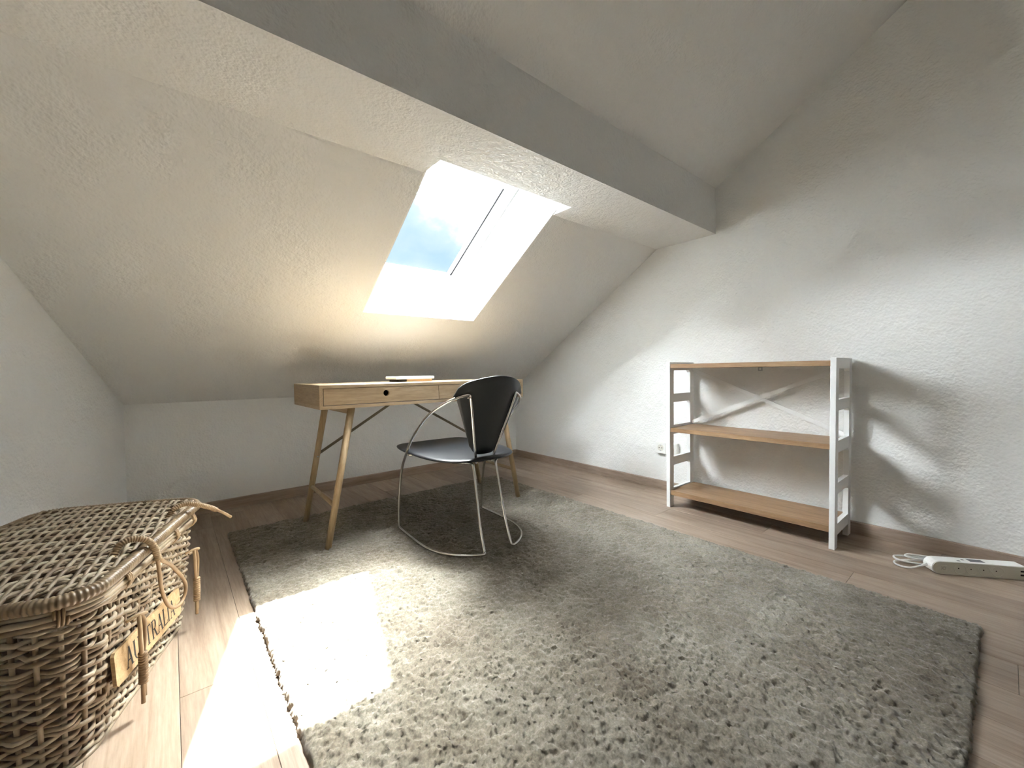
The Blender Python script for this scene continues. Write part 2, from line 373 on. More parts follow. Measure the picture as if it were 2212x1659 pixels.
# ------------------------------------------------------------------ roof window
win = empty('window_1', SP((OX0 + OX1) / 2, 0.4, 0.2)); tag(win, 'white roof window with blue cloudy sky', kind='structure')
winv = Matrix.Translation(-win.location)
def wobj(name, cells, material, parent=win, bevel=0.0):
    bm = bmesh.new()
    for x0, x1, s0, s1, d0, d1 in cells:
        b2 = bmesh.new(); vs = [b2.verts.new((x, s, d)) for d in (d0, d1) for s in (s0, s1) for x in (x0, x1)]
        for f in [(0, 2, 3, 1), (4, 5, 7, 6), (0, 1, 5, 4), (2, 6, 7, 3), (0, 4, 6, 2), (1, 3, 7, 5)]: b2.faces.new([vs[i] for i in f])
        if bevel: bmesh.ops.bevel(b2, geom=list(b2.edges), offset=bevel, segments=2, affect='EDGES')
        me = bpy.data.meshes.new('t'); b2.to_mesh(me); b2.free(); bm.from_mesh(me); bpy.data.meshes.remove(me)
    for v in bm.verts: v.co = SP(*v.co) - win.location - (parent.location if parent is not win else Vector())
    return bm_obj(name, bm, material, parent)
e = 0.006
wobj('lining_panel', [(OX0, OX1, -.001, e, -.0005, DF)], 'lining')
wobj('lining_panel', [(OX0 - .001, OX0 + e, 0, SN + .01, -.0005, DF)], 'lining')
wobj('lining_panel', [(OX1 - e, OX1 + .001, 0, SN + .01, -.0005, DF)], 'lining')
def ring(name, o0, o1, d0, d1, material, bevel=0.0, top=STOPG, parent=win):
    kl = 0.18; a0, a1, b0, b1 = OX0 + o0 * kl, OX1 - o0, 0 + o0, top - o0  # unseen left jamb shaped thin so sun reaches its reveal and brightens wall_right
    w_ = o1 - o0
    return wobj(name, [(a0, a1, b0, b0 + w_, d0, d1), (a0, a1, b1 - w_, b1, d0, d1), (a0, a0 + w_ * kl, b0 + w_, b1 - w_, d0, d1), (a1 - w_, a1, b0 + w_, b1 - w_, d0, d1)], material, parent, bevel)
ring('window_frame', 0.0, 0.052, DF, .288, 'frame', 0.0015)
ring('frame_groove', 0.050, 0.066, DF + .030, .287, 'frame')
ring('window_sash', 0.062, 0.118, DF + .006, .284, 'frame', 0.002)
GX0, GX1, GS0, GS1, GD = OX0 + 0.024, OX1 - 0.136, 0.105, 0.79, 0.276  # glass stretched left, out of view, to let sun onto the left lining
wobj('glazing_bead', [(OX0 + .008, GX0, .095, STOPG - .1, GD - .012, GD + .008), (GX1, OX1 - .115, .1, STOPG - .1, GD - .012, GD + .008),
                      (GX0, GX1, .085, GS0, GD - .012, GD + .008), (GX0, GX1, GS1, STOPG - .09, GD - .012, GD + .008)], 'frame')
wobj('gasket', [(GX1 - .0085, GX1 + .0008, GS0, GS1, GD - .0135, GD - .001), (GX0 - .0005, GX0 + .003, GS0, GS1, GD - .0125, GD - .004)], 'gasket')
wobj('outer_trim', [(GX1 - .014, GX1, GS0, GS1, GD + .012, GD + .018)], 'alu')
wobj('glass_pane', [(GX0 - .005, GX1 + .005, GS0 - .005, GS1 + .005, GD, GD + .004)], 'glass')

# ------------------------------------------------------------------ rug
RX0, RX1, RY0, RY1 = 0.193, 1.850, 0.034, 2.452
rug = empty('rug', ((RX0 + RX1) / 2, (RY0 + RY1) / 2, 0)); tag(rug, 'large grey-beige mottled shaggy rug lying on the laminate floor', 'rug')
hx, hy = (RX1 - RX0) / 2, (RY1 - RY0) / 2
box('backing', -hx + .008, hx - .008, -hy + .008, hy - .008, 0.0002, 0.006, 'rug_back', rug)
for nm_, b_ in (('edge_binding', (hx - .006, hx + .005, -hy + .006, hy - .006)), ('edge_binding', (-hx + .006, hx - .006, hy - .006, hy + .004))): box(nm_, *b_, 0.0002, .0050, 'rug_edge', rug, .0012)
step = 0.0042
nx, ny = int(2 * hx / step) + 1, int(2 * hy / step) + 1
gx, gy = np.meshgrid(np.linspace(-hx, hx, nx), np.linspace(-hy, hy, ny), indexing='ij')
edge = np.minimum(np.minimum(gx + hx, hx - gx), np.minimum(gy + hy, hy - gy))
def smooth(a, k):
    for _ in range(k): a = (a + np.roll(a, 1, 0) + np.roll(a, -1, 0) + np.roll(a, 1, 1) + np.roll(a, -1, 1)) / 5
    return a
n1 = rng.standard_normal((nx, ny)); n2 = smooth(rng.standard_normal((nx, ny)), 3); n2 /= n2.std(); n3 = smooth(rng.standard_normal((nx, ny)), 30); n3 /= n3.std()
hgt = 0.0135 + 0.0016 * n1 + 0.0017 * n2 + 0.0010 * n3
prof = np.clip(edge / 0.0085, 0, 1); prof = np.sqrt(np.clip(1 - (1 - prof) ** 2, 0, 1))
hgt = np.minimum(hgt, 0.0185)
hgt = np.where(edge <= 1e-9, 0.001, 0.002 + (hgt - 0.002) * prof)
jit = 0.0013
px = gx + rng.standard_normal((nx, ny)) * jit; py = gy + rng.standard_normal((nx, ny)) * jit
ridge = smooth(rng.standard_normal((nx, ny)), 2); ridge /= ridge.std()
ef = np.clip(1 - edge / 0.02, 0, 1) * 0.0014 * ridge
px += ef * np.sign(px) * (np.abs(gx) > hx - 0.02); py += ef * np.sign(py) * (np.abs(gy) > hy - 0.02)
V = np.stack([px, py, np.maximum(hgt, 0.001)], -1).reshape(-1, 3)
idx = np.arange(nx * ny).reshape(nx, ny)
Q = np.stack([idx[:-1, :-1], idx[1:, :-1], idx[1:, 1:], idx[:-1, 1:]], -1).reshape(-1, 4)
me = bpy.data.meshes.new('pile'); me.vertices.add(len(V)); me.vertices.foreach_set('co', V.ravel())
me.loops.add(Q.size); me.loops.foreach_set('vertex_index', Q.ravel()); me.polygons.add(len(Q))
me.polygons.foreach_set('loop_start', np.arange(0, Q.size, 4)); me.polygons.foreach_set('loop_total', np.full(len(Q), 4)); me.update(calc_edges=True)
pile = link('pile', me, 'rug', rug); pile['kind'] = 'stuff'

# ------------------------------------------------------------------ desk
DX0, DX1, DY0, DY1, DZ0, DZ1 = 0.493, 1.667, 1.900, 2.372, 0.634, 0.7415
DCX, DCY = (DX0 + DX1) / 2, (DY0 + DY1) / 2
desk = empty('desk', (DCX, DCY, 0)); tag(desk, 'pale oak writing desk with two drawers under the roof window', 'desk')
dh, dd = (DX1 - DX0) / 2, (DY1 - DY0) / 2
box('desktop', -dh, dh, -dd, dd, DZ1 - .0155, DZ1, 'oak', desk, .0008)
box('bottom_board', -dh, dh, -dd, dd, DZ0, DZ0 + .0145, 'oak', desk, .0008)
for s in (-1, 1): box('side_panel', *sorted((s * dh, s * (dh - .0155))), -dd, dd, DZ0 + .0145, DZ1 - .0155, 'oak_y', desk, .0005)
box('back_panel', -dh + .0155, dh - .0155, dd - .012, dd - .002, DZ0 + .0145, DZ1 - .0155, 'oak', desk)
def drawer(xa, xb):
    za, zb2 = DZ0 + .0175, DZ1 - .0175; cx, cz = (xa + xb) / 2, (za + zb2) / 2
    w_, h_, t_, r_ = (xb - xa) / 2, (zb2 - za) / 2, .014, .0145
    hole_z = .008
    n = 32; bm = bmesh.new()
    def ringv(y, f): return [bm.verts.new(f(2 * math.pi * i / n) + (y,)) for i in range(n)]
    def sq(a):
        c, s = math.cos(a), math.sin(a); k = min(w_ / abs(c) if abs(c) > 1e-9 else 1e9, h_ / abs(s) if abs(s) > 1e-9 else 1e9)
        return (c * k, s * k)
    def outer(y):
        vs = []
        for i in range(n):
            a = 2 * math.pi * i / n; x, z = sq(a)
            vs.append([x, z])
        ca = math.atan2(h_, w_)                       # snap nearest samples to the corners
        for tgt, (sx, sz) in ((ca, (1, 1)), (math.pi - ca, (-1, 1)), (math.pi + ca, (-1, -1)), (2 * math.pi - ca, (1, -1))):
            i = round(tgt / (2 * math.pi) * n) % n; vs[i] = [sx * w_, sz * h_]
        return [bm.verts.new((x, y, z)) for x, z in vs]
    def circ(y): return [bm.verts.new((r_ * math.cos(2 * math.pi * i / n), y, hole_z + r_ * math.sin(2 * math.pi * i / n))) for i in range(n)]
    of, ob, cf, cb = outer(0), outer(t_), circ(0), circ(t_)
    for i in range(n):
        j = (i + 1) % n
        bm.faces.new([of[i], of[j], cf[j], cf[i]]); bm.faces.new([ob[j], ob[i], cb[i], cb[j]])
        bm.faces.new([cf[i], cf[j], cb[j], cb[i]]); bm.faces.new([of[j], of[i], ob[i], ob[j]])
    dr = bm_obj('drawer_front', bm, 'oak', desk, False, (cx, -dd + .0006, cz))
    bx_ = bmesh.new()
    add_box(bx_, -w_ + .006, w_ - .006, t_ + .30, t_ + .31, -h_ + .004, h_ - .012)
    add_box(bx_, -w_ + .006, w_ - .006, t_, t_ + .30, -h_ + .002, -h_ + .006)
    for s in (-1, 1): add_box(bx_, *sorted((s * (w_ - .006), s * (w_ - .016))), t_, t_ + .30, -h_ + .006, h_ - .012)
    bm_obj('drawer_box', bx_, 'dark', dr)  # near-black colour stands in for the shade inside the drawer
drawer(-dh + .0175, -.0012); drawer(.0012, dh - .0175)
foot = {(-1, -1): (0.517, 1.918), (-1, 1): (0.527, 2.352), (1, -1): (1.640, 1.928), (1, 1): (1.650, 2.352)}
topp = {}
for (sx, sy), (fx, fy) in foot.items():
    tx = (0.640 if sx < 0 else 1.520); ty = 1.935 if sy < 0 else 2.345
    topp[(sx, sy)] = (tx, ty)
    cyl('leg', (fx - DCX, fy - DCY, 0.0115), (tx - DCX, ty - DCY, DZ0), .0140, 'oak_leg', desk, 16, .0165)
def leg_at(sx, sy, z):
    t = z / DZ0; f, tp = foot[(sx, sy)], topp[(sx, sy)]
    return Vector((f[0] + (tp[0] - f[0]) * t - DCX, f[1] + (tp[1] - f[1]) * t - DCY, z))
for sx in (-1, 1):
    a, b = leg_at(sx, -1, .193), leg_at(sx, 1, .193); cyl('stretcher', a, b, .0100, 'oak_y', desk, 12)
    a, b = leg_at(sx, -1, .614), leg_at(sx, 1, .614); box('leg_rail', min(a.x, b.x) - .016, max(a.x, b.x) + .016, a.y, b.y, .606, DZ0, 'oak_y', desk, .001)
    p = leg_at(sx, 1, .362); t_ = Vector((sx * .030, p.y + .006, DZ0 - .002))
    V, F = tube_geo([p + Vector((0, -.004, 0)), t_], .0075, 4, flat=.35, up=(0, 1, 0)); mesh_obj('cross_brace', V, F, 'brace', desk)
    q = leg_at(sx, 1, .352); cyl('screw', q + Vector((0, -.0165, 0)), q + Vector((0, -.0130, 0)), .0045, 'chrome', desk, 10)

# things on the desk
book = empty('notebook', (1.045, 2.145, DZ1)); tag(book, 'slim kraft-brown notebook with a black spine under the white box on the desk', 'notebook')
box('pages', -.050, .102, -.05, .07, .0005, .0140, 'kraft', book, .0008)
box('spine', -.100, -.050, -.046, .07, .0002, .0130, 'dark', book, .0015, 2)
tag(box('slim_box', 1.045 - .1165, 1.045 + .1165, 2.145 - .055, 2.145 + .085, DZ1 + .0142, DZ1 + .0300, 'paper', None, .0045, 3), 'slim white rounded box lying on the brown notebook', 'box')

# ------------------------------------------------------------------ chair
CO = Vector((1.101, 1.9348, 0)); CR = math.atan2(-.049, .9988)
chair = empty('armchair', CO, CR); tag(chair, 'black leather armchair with bent chrome tube frame, drawn up to the desk', 'chair')
TR = 0.0062; Z0 = 0.0195
for s in (-1, 1):
    seatin = [(s * .118, -.395, .389), (s * .085, -.412, .389)]
    pts = []
    pts += [(s * .135, -.380, .392), (s * .095, -.412, .390), (s * .070, -.428, .384), (s * .061, -.436, .368)]
    pts += [(s * .063, -.462, .26), (s * .067, -.495, .13), (s * .0705, -.530, .035)]
    pts += [(s * .073, -.539, Z0 + .003), (s * .085, -.541, Z0)]
    pts += [(s * .130, -.516, Z0), (s * .175, -.475, Z0), (s * .212, -.420, Z0), (s * .238, -.345, Z0), (s * .246, -.25, Z0), (s * .246, -.14, Z0), (s * .245, -.055, Z0)]
    pts += [(s * .2445, -.033, Z0 + .002), (s * .2445, -.025, Z0 + .012)]
    pts += [(s * .245, -.023, .11), (s * .245, -.043, .234), (s * .245, -.084, .343), (s * .2455, -.163, .442), (s * .2455, -.229, .506), (s * .240, -.322, .580), (s * .226, -.388, .625), (s * .195, -.450, .663), (s * .162, -.484, .683)]
    pts += [(s * .130, -.508, .6945), (s * .119, -.514, .693), (s * .115, -.514, .680)]
    pts += [(s * .100, -.498, .62), (s * .075, -.468, .52), (s * .050, -.440, .42), (s * .042, -.431, .381)]
    tube('tube_frame', catmull(pts, 6), TR, 'chrome', chair, 10)
    for (bx_, by_, bz_) in ((.121, -.499, .682), (.068, -.452, .50)):
        cyl('bolt', (s * bx_, by_ - .012, bz_), (s * bx_, by_ + .004, bz_), .0045, 'chrome', chair, 10)
# rods that carry the seat
tube('seat_rod', catmull([(-.232, -.10, .398), (-.20, -.13, .396), (0, -.15, .394), (.20, -.13, .396), (.232, -.10, .398)], 6), .005, 'chrome', chair, 8)
tube('seat_rod', catmull([(-.12, -.398, .392), (-.05, -.425, .391), (.05, -.425, .391), (.12, -.398, .392)], 6), .005, 'chrome', chair, 8)
# seat: dished sling with a thick rounded rim
outl = catmull([(-.175, .135), (-.09, .150), (.0, .154), (.09, .150), (.175, .135), (.207, .085), (.224, .0), (.229, -.12), (.225, -.25), (.205, -.355), (.160, -.430), (.085, -.476), (0, -.488), (-.085, -.476), (-.160, -.430), (-.205, -.355), (-.225, -.25), (-.229, -.12), (-.224, .0), (-.207, .085)], 5, True)
ctr = np.array([0, -.16]); rings = []; Vs = []; Fs = []
def seat_z(x, y): return .414 - .012 * max(0, 1 - (x / .22) ** 2) * max(0, 1 - ((y + .15) / .33) ** 2) + .010 * max(0, (y - .02) / .13) * 0 
prof_t = [(0.0, 0), (0.35, 0), (0.65, 0), (0.88, 0.0), (0.965, -.0015), (0.992, -.005), (1.0, -.009), (0.992, -.013), (0.96, -.014), (0.5, -.012), (0.0, -.012)]
n = len(outl)
for t_, dz_ in prof_t:
    st = len(Vs)
    for q in outl:
        p = ctr + (q - ctr) * max(t_, 0.001); Vs.append((p[0], p[1], seat_z(p[0], p[1]) + dz_))
for k in range(len(prof_t) - 1):
    for i in range(n):
        j = (i + 1) % n; Fs.append((k * n + i, k * n + j, (k + 1) * n + j, (k + 1) * n + i))
mesh_obj('seat', Vs, Fs, 'leather_seat', chair, True)
# backrest: fan-shaped curved shell
def back_pt(uu, vv):
    """uu -1..1 across, vv 0..1 up"""
    hw = .064 + (.179 - .064) * vv ** 0.95
    top = .728 + .045 * (1 - uu * uu)
    zb_ = .428 - .006 * (1 - uu * uu)
    z = zb_ + (top - zb_) * vv
    x = uu * hw
    xu = np.interp(z, (.381, .42, .52, .62, .68, .78), (.042, .050, .075, .100, .115, .140)); yu = np.interp(z, (.381, .42, .52, .62, .68, .78), (-.431, -.440, -.468, -.498, -.514, -.539))
    y = yu + .0108 + 2.2 * (x * x - xu * xu)
    return x, y, z
nu, nv = 25, 17; F = []
gridp = np.zeros((nu, nv, 3))
for i in range(nu):
    for j in range(nv):
        uu = -1 + 2 * i / (nu - 1); vv = j / (nv - 1)
        # round the four corners
        x, y, z = back_pt(uu, vv)
        cr = .30
        if abs(uu) > 1 - cr and vv > .86:
            a = (abs(uu) - (1 - cr)) / cr; z -= .040 * (1 - math.sqrt(max(0, 1 - a * a))) * ((vv - .86) / .14)
        if abs(uu) > .5 and vv < .12:
            a = (abs(uu) - .5) / .5; z += .030 * (1 - math.sqrt(max(0, 1 - a * a))) * (1 - vv / .12)
        gridp[i, j] = (x, y, z)
bmk = bmesh.new(); vv_ = [[bmk.verts.new(gridp[i, j]) for j in range(nv)] for i in range(nu)]
for i in range(nu - 1):
    for j in range(nv - 1): bmk.faces.new([vv_[i][j], vv_[i + 1][j], vv_[i + 1][j + 1], vv_[i][j + 1]])
bk = bm_obj('backrest', bmk, 'leather', chair, True)
so_ = bk.modifiers.new('thick', 'SOLIDIFY'); so_.thickness = .007; so_.offset = 0
sb_ = bk.modifiers.new('round', 'BEVEL'); sb_.width = .0025; sb_.segments = 2; sb_.limit_method = 'ANGLE'

# ------------------------------------------------------------------ shelf
SX0, SX1, SY0, SY1, SZ = 2.182, 2.462, 0.461, 1.242, 0.832
shelf = empty('shelf', ((SX0 + SX1) / 2, (SY0 + SY1) / 2, 0)); tag(shelf, 'low open shelf with white ladder sides and three brown wooden boards', 'shelf')
sh, sw = (SX1 - SX0) / 2, (SY1 - SY0) / 2
wins = [(.105, .238), (.286, .418), (.470, .602), (.650, .785)]
for s in (-1, 1):
    ya, yb = (-sw, -sw + .0215) if s < 0 else (sw - .0215, sw)
    fr_ = box('side_post', -sh, -sh + .043, ya, yb, 0, SZ, 'white_paint', shelf, .0012)
    box('side_post', sh - .043, sh, ya, yb, 0, SZ, 'white_paint', shelf, .0012)
    zr = [(.056, .105), (.238, .286), (.418, .470), (.602, .650), (.785, SZ)]
    for k, (za, zb2) in enumerate(zr):
        ch = .013
        i0, i1 = -sh + .043, sh - .043
        poly = [(i0, za), (i1, za), (i1, zb2), (i0, zb2)]
        if k > 0: poly = [(i0, za), (i1 - ch, za), (i1, za - ch), (i1, zb2), (i0, zb2)]
        prism('side_rail', poly, 'y', ya + .001, yb - .001, 'white_paint', shelf)
for za, zb2 in ((.072, .098), (.434, .4565), (.797, .8205)):
    box('shelf_board', -sh + .004, sh - .004, -sw + .0217, sw - .0217, za, zb2, 'acacia', shelf, .0012)
for p, q in (((sw - .022, .470), (-sw + .022, .790)), ((sw - .022, .790), (-sw + .022, .470))):
    off = .0 if q[1] > .7 else .0045
    V, F = tube_geo([(sh - .022 + off, p[0], p[1]), (sh - .022 + off, q[0], q[1])], .0135, 4, flat=1.0, up=(1, 0, 0))
    bm = bmesh.new(); d_ = Vector((0, q[0] - p[0], q[1] - p[1])); l_ = d_.length; d_.normalize(); nrm_ = Vector((0, -d_.z, d_.y))
    vs = []
    for x in (sh - .022 + off, sh - .016 + off):
        for base in (Vector((0, *p)), Vector((0, *q))):
            for k in (-1, 1): c_ = base + nrm_ * k * .0095; vs.append(bm.verts.new((x, c_.y, c_.z)))
    for f in [(0, 2, 3, 1), (4, 5, 7, 6), (0, 1, 5, 4), (2, 6, 7, 3), (0, 4, 6, 2), (1, 3, 7, 5)]: bm.faces.new([vs[i] for i in f])
    bm_obj('cross_brace', bm, 'white_paint', shelf)
bm = bmesh.new(); add_box(bm, sh - .006, sh - .004, -.012, .010, .776, .797); hg = bm_obj('wall_bracket', bm, 'alu', shelf); 
bm = bmesh.new(); add_box(bm, sh - .0068, sh - .006, -.005, .003, .781, .793); bm_obj('slot', bm, 'white_paint', hg)

# ------------------------------------------------------------------ socket on the right wall
sock = empty('wall_socket', (XR, 1.4, .2795)); tag(sock, 'white double power socket on the wall behind the shelf', 'power socket')
box('socket_box', -.028, 0, -.0755, .0755, -.0385, .0385, 'white_plastic', sock, .003, 2)
for yc in (.037, -.037):
    box('cover_plate', -.030, -.027, yc - .034, yc + .034, -.034, .034, 'white_plastic', sock, .001)
    nC = 24; bm = bmesh.new()
    a = [bm.verts.new((-.0305, yc + .0215 * math.cos(2 * math.pi * i / nC), .0215 * math.sin(2 * math.pi * i / nC))) for i in range(nC)]
    b = [bm.verts.new((-.0305, yc + .0195 * math.cos(2 * math.pi * i / nC), .0195 * math.sin(2 * math.pi * i / nC))) for i in range(nC)]
    c_ = [bm.verts.new((-.0301, yc + .0185 * math.cos(2 * math.pi * i / nC), .0185 * math.sin(2 * math.pi * i / nC))) for i in range(nC)]
    for i in range(nC):
        j = (i + 1) % nC; bm.faces.new([a[i], a[j], b[j], b[i]]); bm.faces.new([b[i], b[j], c_[j], c_[i]])
    bm.faces.new(c_)
    well = bm_obj('socket_well', bm, 'cream_plastic', sock)
    for k in (-1, 1): cyl('pin_hole', (-.0300, yc + k * .0095, 0), (-.0312, yc + k * .0095, 0), .0030, 'dark', sock, 10)
    for k in (-1, 1): box('earth_clip', -.0315, -.030, yc - .003, yc + .003, k * .0170 - .003, k * .0170 + .003, 'alu', sock)

# ------------------------------------------------------------------ power strip and cable
pd = Vector((.158, -.203, 0)).normalized(); pn = Vector((-pd.y, pd.x, 0))          # along, towards the wall
strip = empty('power_strip', (2.225, .149, 0), math.atan2(pd.y, pd.x)); tag(strip, 'white four-way power strip lying on the floor by the right wall', 'power strip')
LS, DS, HS, RS = .262, .046, .0505, .0252
def strip_outline(inset=0.0, n=10):
    pts = []
    r = RS - inset
    for i in range(n + 1):
        a = math.pi / 2 + math.pi * i / n; pts.append((math.cos(a) * r, RS + math.sin(a) * r))
    pts += [(LS - inset, inset), (LS - inset, HS - inset)]
    return pts
ol = strip_outline(); oi_ = strip_outline(.0015)
bm = bmesh.new()
layers = [(0.0, oi_), (0.0015, ol), (DS - .0015, ol), (DS, oi_)]
vl = [[bm.verts.new((p[0], y_, p[1])) for p in o_l] for y_, o_l in layers]
for k in range(3):
    for i in range(len(ol)):
        j = (i + 1) % len(ol); bm.faces.new([vl[k][i], vl[k][j], vl[k + 1][j], vl[k + 1][i]])
bm.faces.new(vl[0]); bm.faces.new(vl[3][::-1])
bm_obj('housing', bm, 'white_plastic', strip)
prism('face_plate', [(p[0], p[1]) for p in strip_outline(.0022)], 'y', -.0012, .0005, 'cream_plastic', strip)
def disc(name, x, z, r, y, material, parent, d=.001): return cyl(name, (x, y, z), (x, y - d, z), r, material, parent, 24)
sw_ = box('switch', .002, .022, -.0028, -.0010, .0145, .0355, 'cream_plastic', strip, .0012)
disc('switch_mark', 0, 0, .0052, -.0009, 'grey_print', sw_, .00025); disc('switch_mark', 0, 0, .0042, -.0010, 'cream_plastic', sw_, .0004)
for k in range(4):
    xk = .062 + .0385 * k
    nC = 24; bm = bmesh.new(); rr = [(.0190, -.0013), (.0182, -.0024), (.0172, -.0016), (.0168, -.00135)]
    vr = [[bm.verts.new((xk + r * math.cos(2 * math.pi * i / nC), y, .0255 + r * math.sin(2 * math.pi * i / nC))) for i in range(nC)] for r, y in rr]
    for a in range(3):
        for i in range(nC): j = (i + 1) % nC; bm.faces.new([vr[a][i], vr[a][j], vr[a + 1][j], vr[a + 1][i]])
    bm.faces.new(vr[3]); bm_obj('socket', bm, 'cream_plastic', strip)
    disc('pin_hole', xk - .004, .0275, .0021, -.0012, 'dark', strip, .0006)
for zc in (.019, .033): box('usb_port', LS - .016, LS - .004, -.0018, -.0010, zc - .003, zc + .003, 'dark', strip)
box('printed_label', .105, .150, .012, .036, HS, HS + .0003, 'grey_print', strip)
box('printed_mark', .062, .072, .010, .016, HS, HS + .0003, 'grey_print', strip); box('printed_mark', .084, .092, .022, .030, HS, HS + .0003, 'grey_print', strip)
cable = catmull([(-.026, .026, .022), (-.050, .022, .016), (-.085, .024, .006), (-.112, .048, .0055), (-.100, .072, .010), (-.04, .080, .014), (.04, .082, .016), (.10, .076, .014), (.13, .066, .008), (.10, .056, .0055), (.03, .058, .006), (-.05, .050, .014), (-.098, .062, .020), (-.098, .085, .024), (-.06, .092, .024),
                 (.02, .088, .022), (.09, .084, .018), (.125, .078, .012), (.10, .064, .020), (.03, .066, .024), (-.035, .064, .026), (-.062, .078, .030), (-.045, .092, .032), (.0, .090, .030), (.06, .074, .028), (.12, .068, .022), (.17, .064, .010)], 8)
tube('cable', cable, .0036, 'white_plastic', strip, 8)
cyl('cable_sleeve', (-.024, .026, .0235), (-.040, .0245, .019), .0062, 'white_plastic', strip, 12, .0042)

# ------------------------------------------------------------------ wicker basket
BA = math.radians(18.5); BC = Vector((-0.2383, 1.4969, 0))
bas = empty('wicker_basket', BC, -BA); tag(bas, 'large grey-brown wicker trunk basket with closed lid beside the left wall', 'basket')
def rrect(a, b, r, n):
    """n points of a rounded rectangle by equal arc length, with outward normals, starting at the front (+x) middle"""
    segs = []; pts = []
    cs = [((a - r), (b - r), 0), (-(a - r), (b - r), 90), (-(a - r), -(b - r), 180), ((a - r), -(b - r), 270)]
    dense = []
    for cx, cy, st in cs:
        for k in range(24):
            t_ = math.radians(st + 90 * k / 23); dense.append((cx + r * math.cos(t_), cy + r * math.sin(t_), math.cos(t_), math.sin(t_)))
    dense.append(dense[0]); D = np.array(dense)
    sl = np.concatenate([[0], np.cumsum(np.linalg.norm(np.diff(D[:, :2], axis=0), axis=1))])
    s_ = np.linspace(0, sl[-1], n, endpoint=False)
    P = np.stack([np.interp(s_, sl, D[:, k]) for k in range(4)], 1)
    P[:, 2:] /= np.linalg.norm(P[:, 2:], axis=1)[:, None]
    return P, sl[-1]
AT, BT = .212, .322
def warp(P):
    P = np.array(P, float); y = P[..., 1]; x = P[..., 0]
    P[..., 1] = y + .055 * np.clip(y / .33, 0, 1) * np.clip((.22 - x) / .44, 0, 1); return P
def body_ring(z, n):
    t_ = min(max(z / .33, 0), 1); k = t_ ** .8
    return rrect(.168 + (AT - .012 - .168) * k, .285 + (BT - .014 - .285) * k, .075, n)[0]
NS = 56
# stakes
for k in range(NS):
    pts = []
    for z in np.linspace(.004, .330, 7):
        P = body_ring(z, NS)[k]; pts.append((P[0], P[1], z))
    tube('stake', catmull(warp(pts), 2), .0046, 'rattan', bas, 6)
# woven rows
rows = 31; SPT = 4
for i in range(rows):
    z = .010 + i * (.306 / (rows - 1)); n = NS * SPT
    P = body_ring(z, n); t_ = np.arange(n) / SPT
    ph = i if not (8 <= i < 10 or 20 <= i < 22) else i // 2
    off = .0074 * np.cos(np.pi * (t_ + ph)) + .0008 * np.sin(t_ * 3.1 + i)
    zz = z + .0016 * np.sin(t_ * 1.7 + i * 2.1) + .0010 * rng.standard_normal(n)
    rad = .0046 + .0005 * np.sin(t_ * .9 + i * 1.3)
    tube('weaver', warp(np.stack([P[:, 0] + P[:, 2] * off, P[:, 1] + P[:, 3] * off, zz], 1)), rad, 'rattan', bas, 6, True)
# rods of the body rim and base
for z, o_, r_ in ((.322, .012, .0062), (.333, .014, .0062), (.344, .011, .0060), (.338, .000, .0060), (.326, -.002, .0055), (.004, .006, .0060)):
    n = 120; P = body_ring(z, n); t_ = np.arange(n); o2 = o_ + .0018 * np.sin(t_ * .35 + z * 900)
    tube('rim_rod', warp(np.stack([P[:, 0] + P[:, 2] * o2, P[:, 1] + P[:, 3] * o2, np.full(n, z) + .0018 * np.cos(t_ * .29 + z * 700)], 1)), r_, 'rattan', bas, 8, True)
# bindings round the rim
P = body_ring(.334, 28)
for k in range(28):
    if k % 2: continue
    c_ = P[k]; tv = np.array([-c_[3], c_[2], 0]); nv_ = np.array([c_[2], c_[3], 0])
    ang = np.linspace(0, 2 * np.pi * 3, 40); base = np.array([c_[0], c_[1], .333])
    loop = [base + nv_ * (.006 + .0175 * math.cos(a)) + np.array([0, 0, 1]) * .0205 * math.sin(a) + tv * (-.009 + .018 * j / 39) for j, a in enumerate(ang)]
    tube('rim_binding', warp(loop), .0030, 'rattan_tie', bas, 6)
# lid
lid = empty('lid', (0, 0, 0)); lid.parent = bas
n = 1100; P, per = rrect(AT + .004, BT + .006, .070, n); t_ = np.arange(n)
ridge_ = np.abs(np.sin(np.pi * t_ * (250 / n)))
rimz = .3655
tube('lid_rim', warp(np.stack([P[:, 0], P[:, 1], np.full(n, rimz) + .0015 * np.sin(t_ * .02)], 1)), .0118 + .0024 * ridge_, 'rattan_rim', lid, 10, True)
domez = lambda x, y: .3700 + .010 * (1 - (x / AT) ** 2) * (1 - (y / BT) ** 4)
inx = lambda y: AT - .002 - (0 if abs(y) < BT - .07 else .07 - math.sqrt(max(0, .07 ** 2 - (abs(y) - (BT - .07)) ** 2)))
iny = lambda x: BT - .002 - (0 if abs(x) < AT - .07 else .07 - math.sqrt(max(0, .07 ** 2 - (abs(x) - (AT - .07)) ** 2)))
NR = 14; ribs = np.linspace(-BT + .028, BT - .028, NR); dr = ribs[1] - ribs[0]
for r_ in ribs:
    xs = np.linspace(-inx(r_), inx(r_), 26)
    tube('lid_rib', warp([(x, r_ + .0008 * math.sin(x * 90), domez(x, r_)) for x in xs]), .0042, 'rattan', lid, 6)
    for q in (0, 1):       # pair of strands twined along the rib
        xs = np.linspace(-inx(r_), inx(r_), 90)
        tube('lid_twine', warp([(x, r_ + .0062 * math.sin(x / .0235 * math.pi + q * math.pi), domez(x, r_) + .0062 * math.cos(x / .0235 * math.pi + q * math.pi)) for x in xs]), .0032, 'rattan', lid, 6)
NL = 40
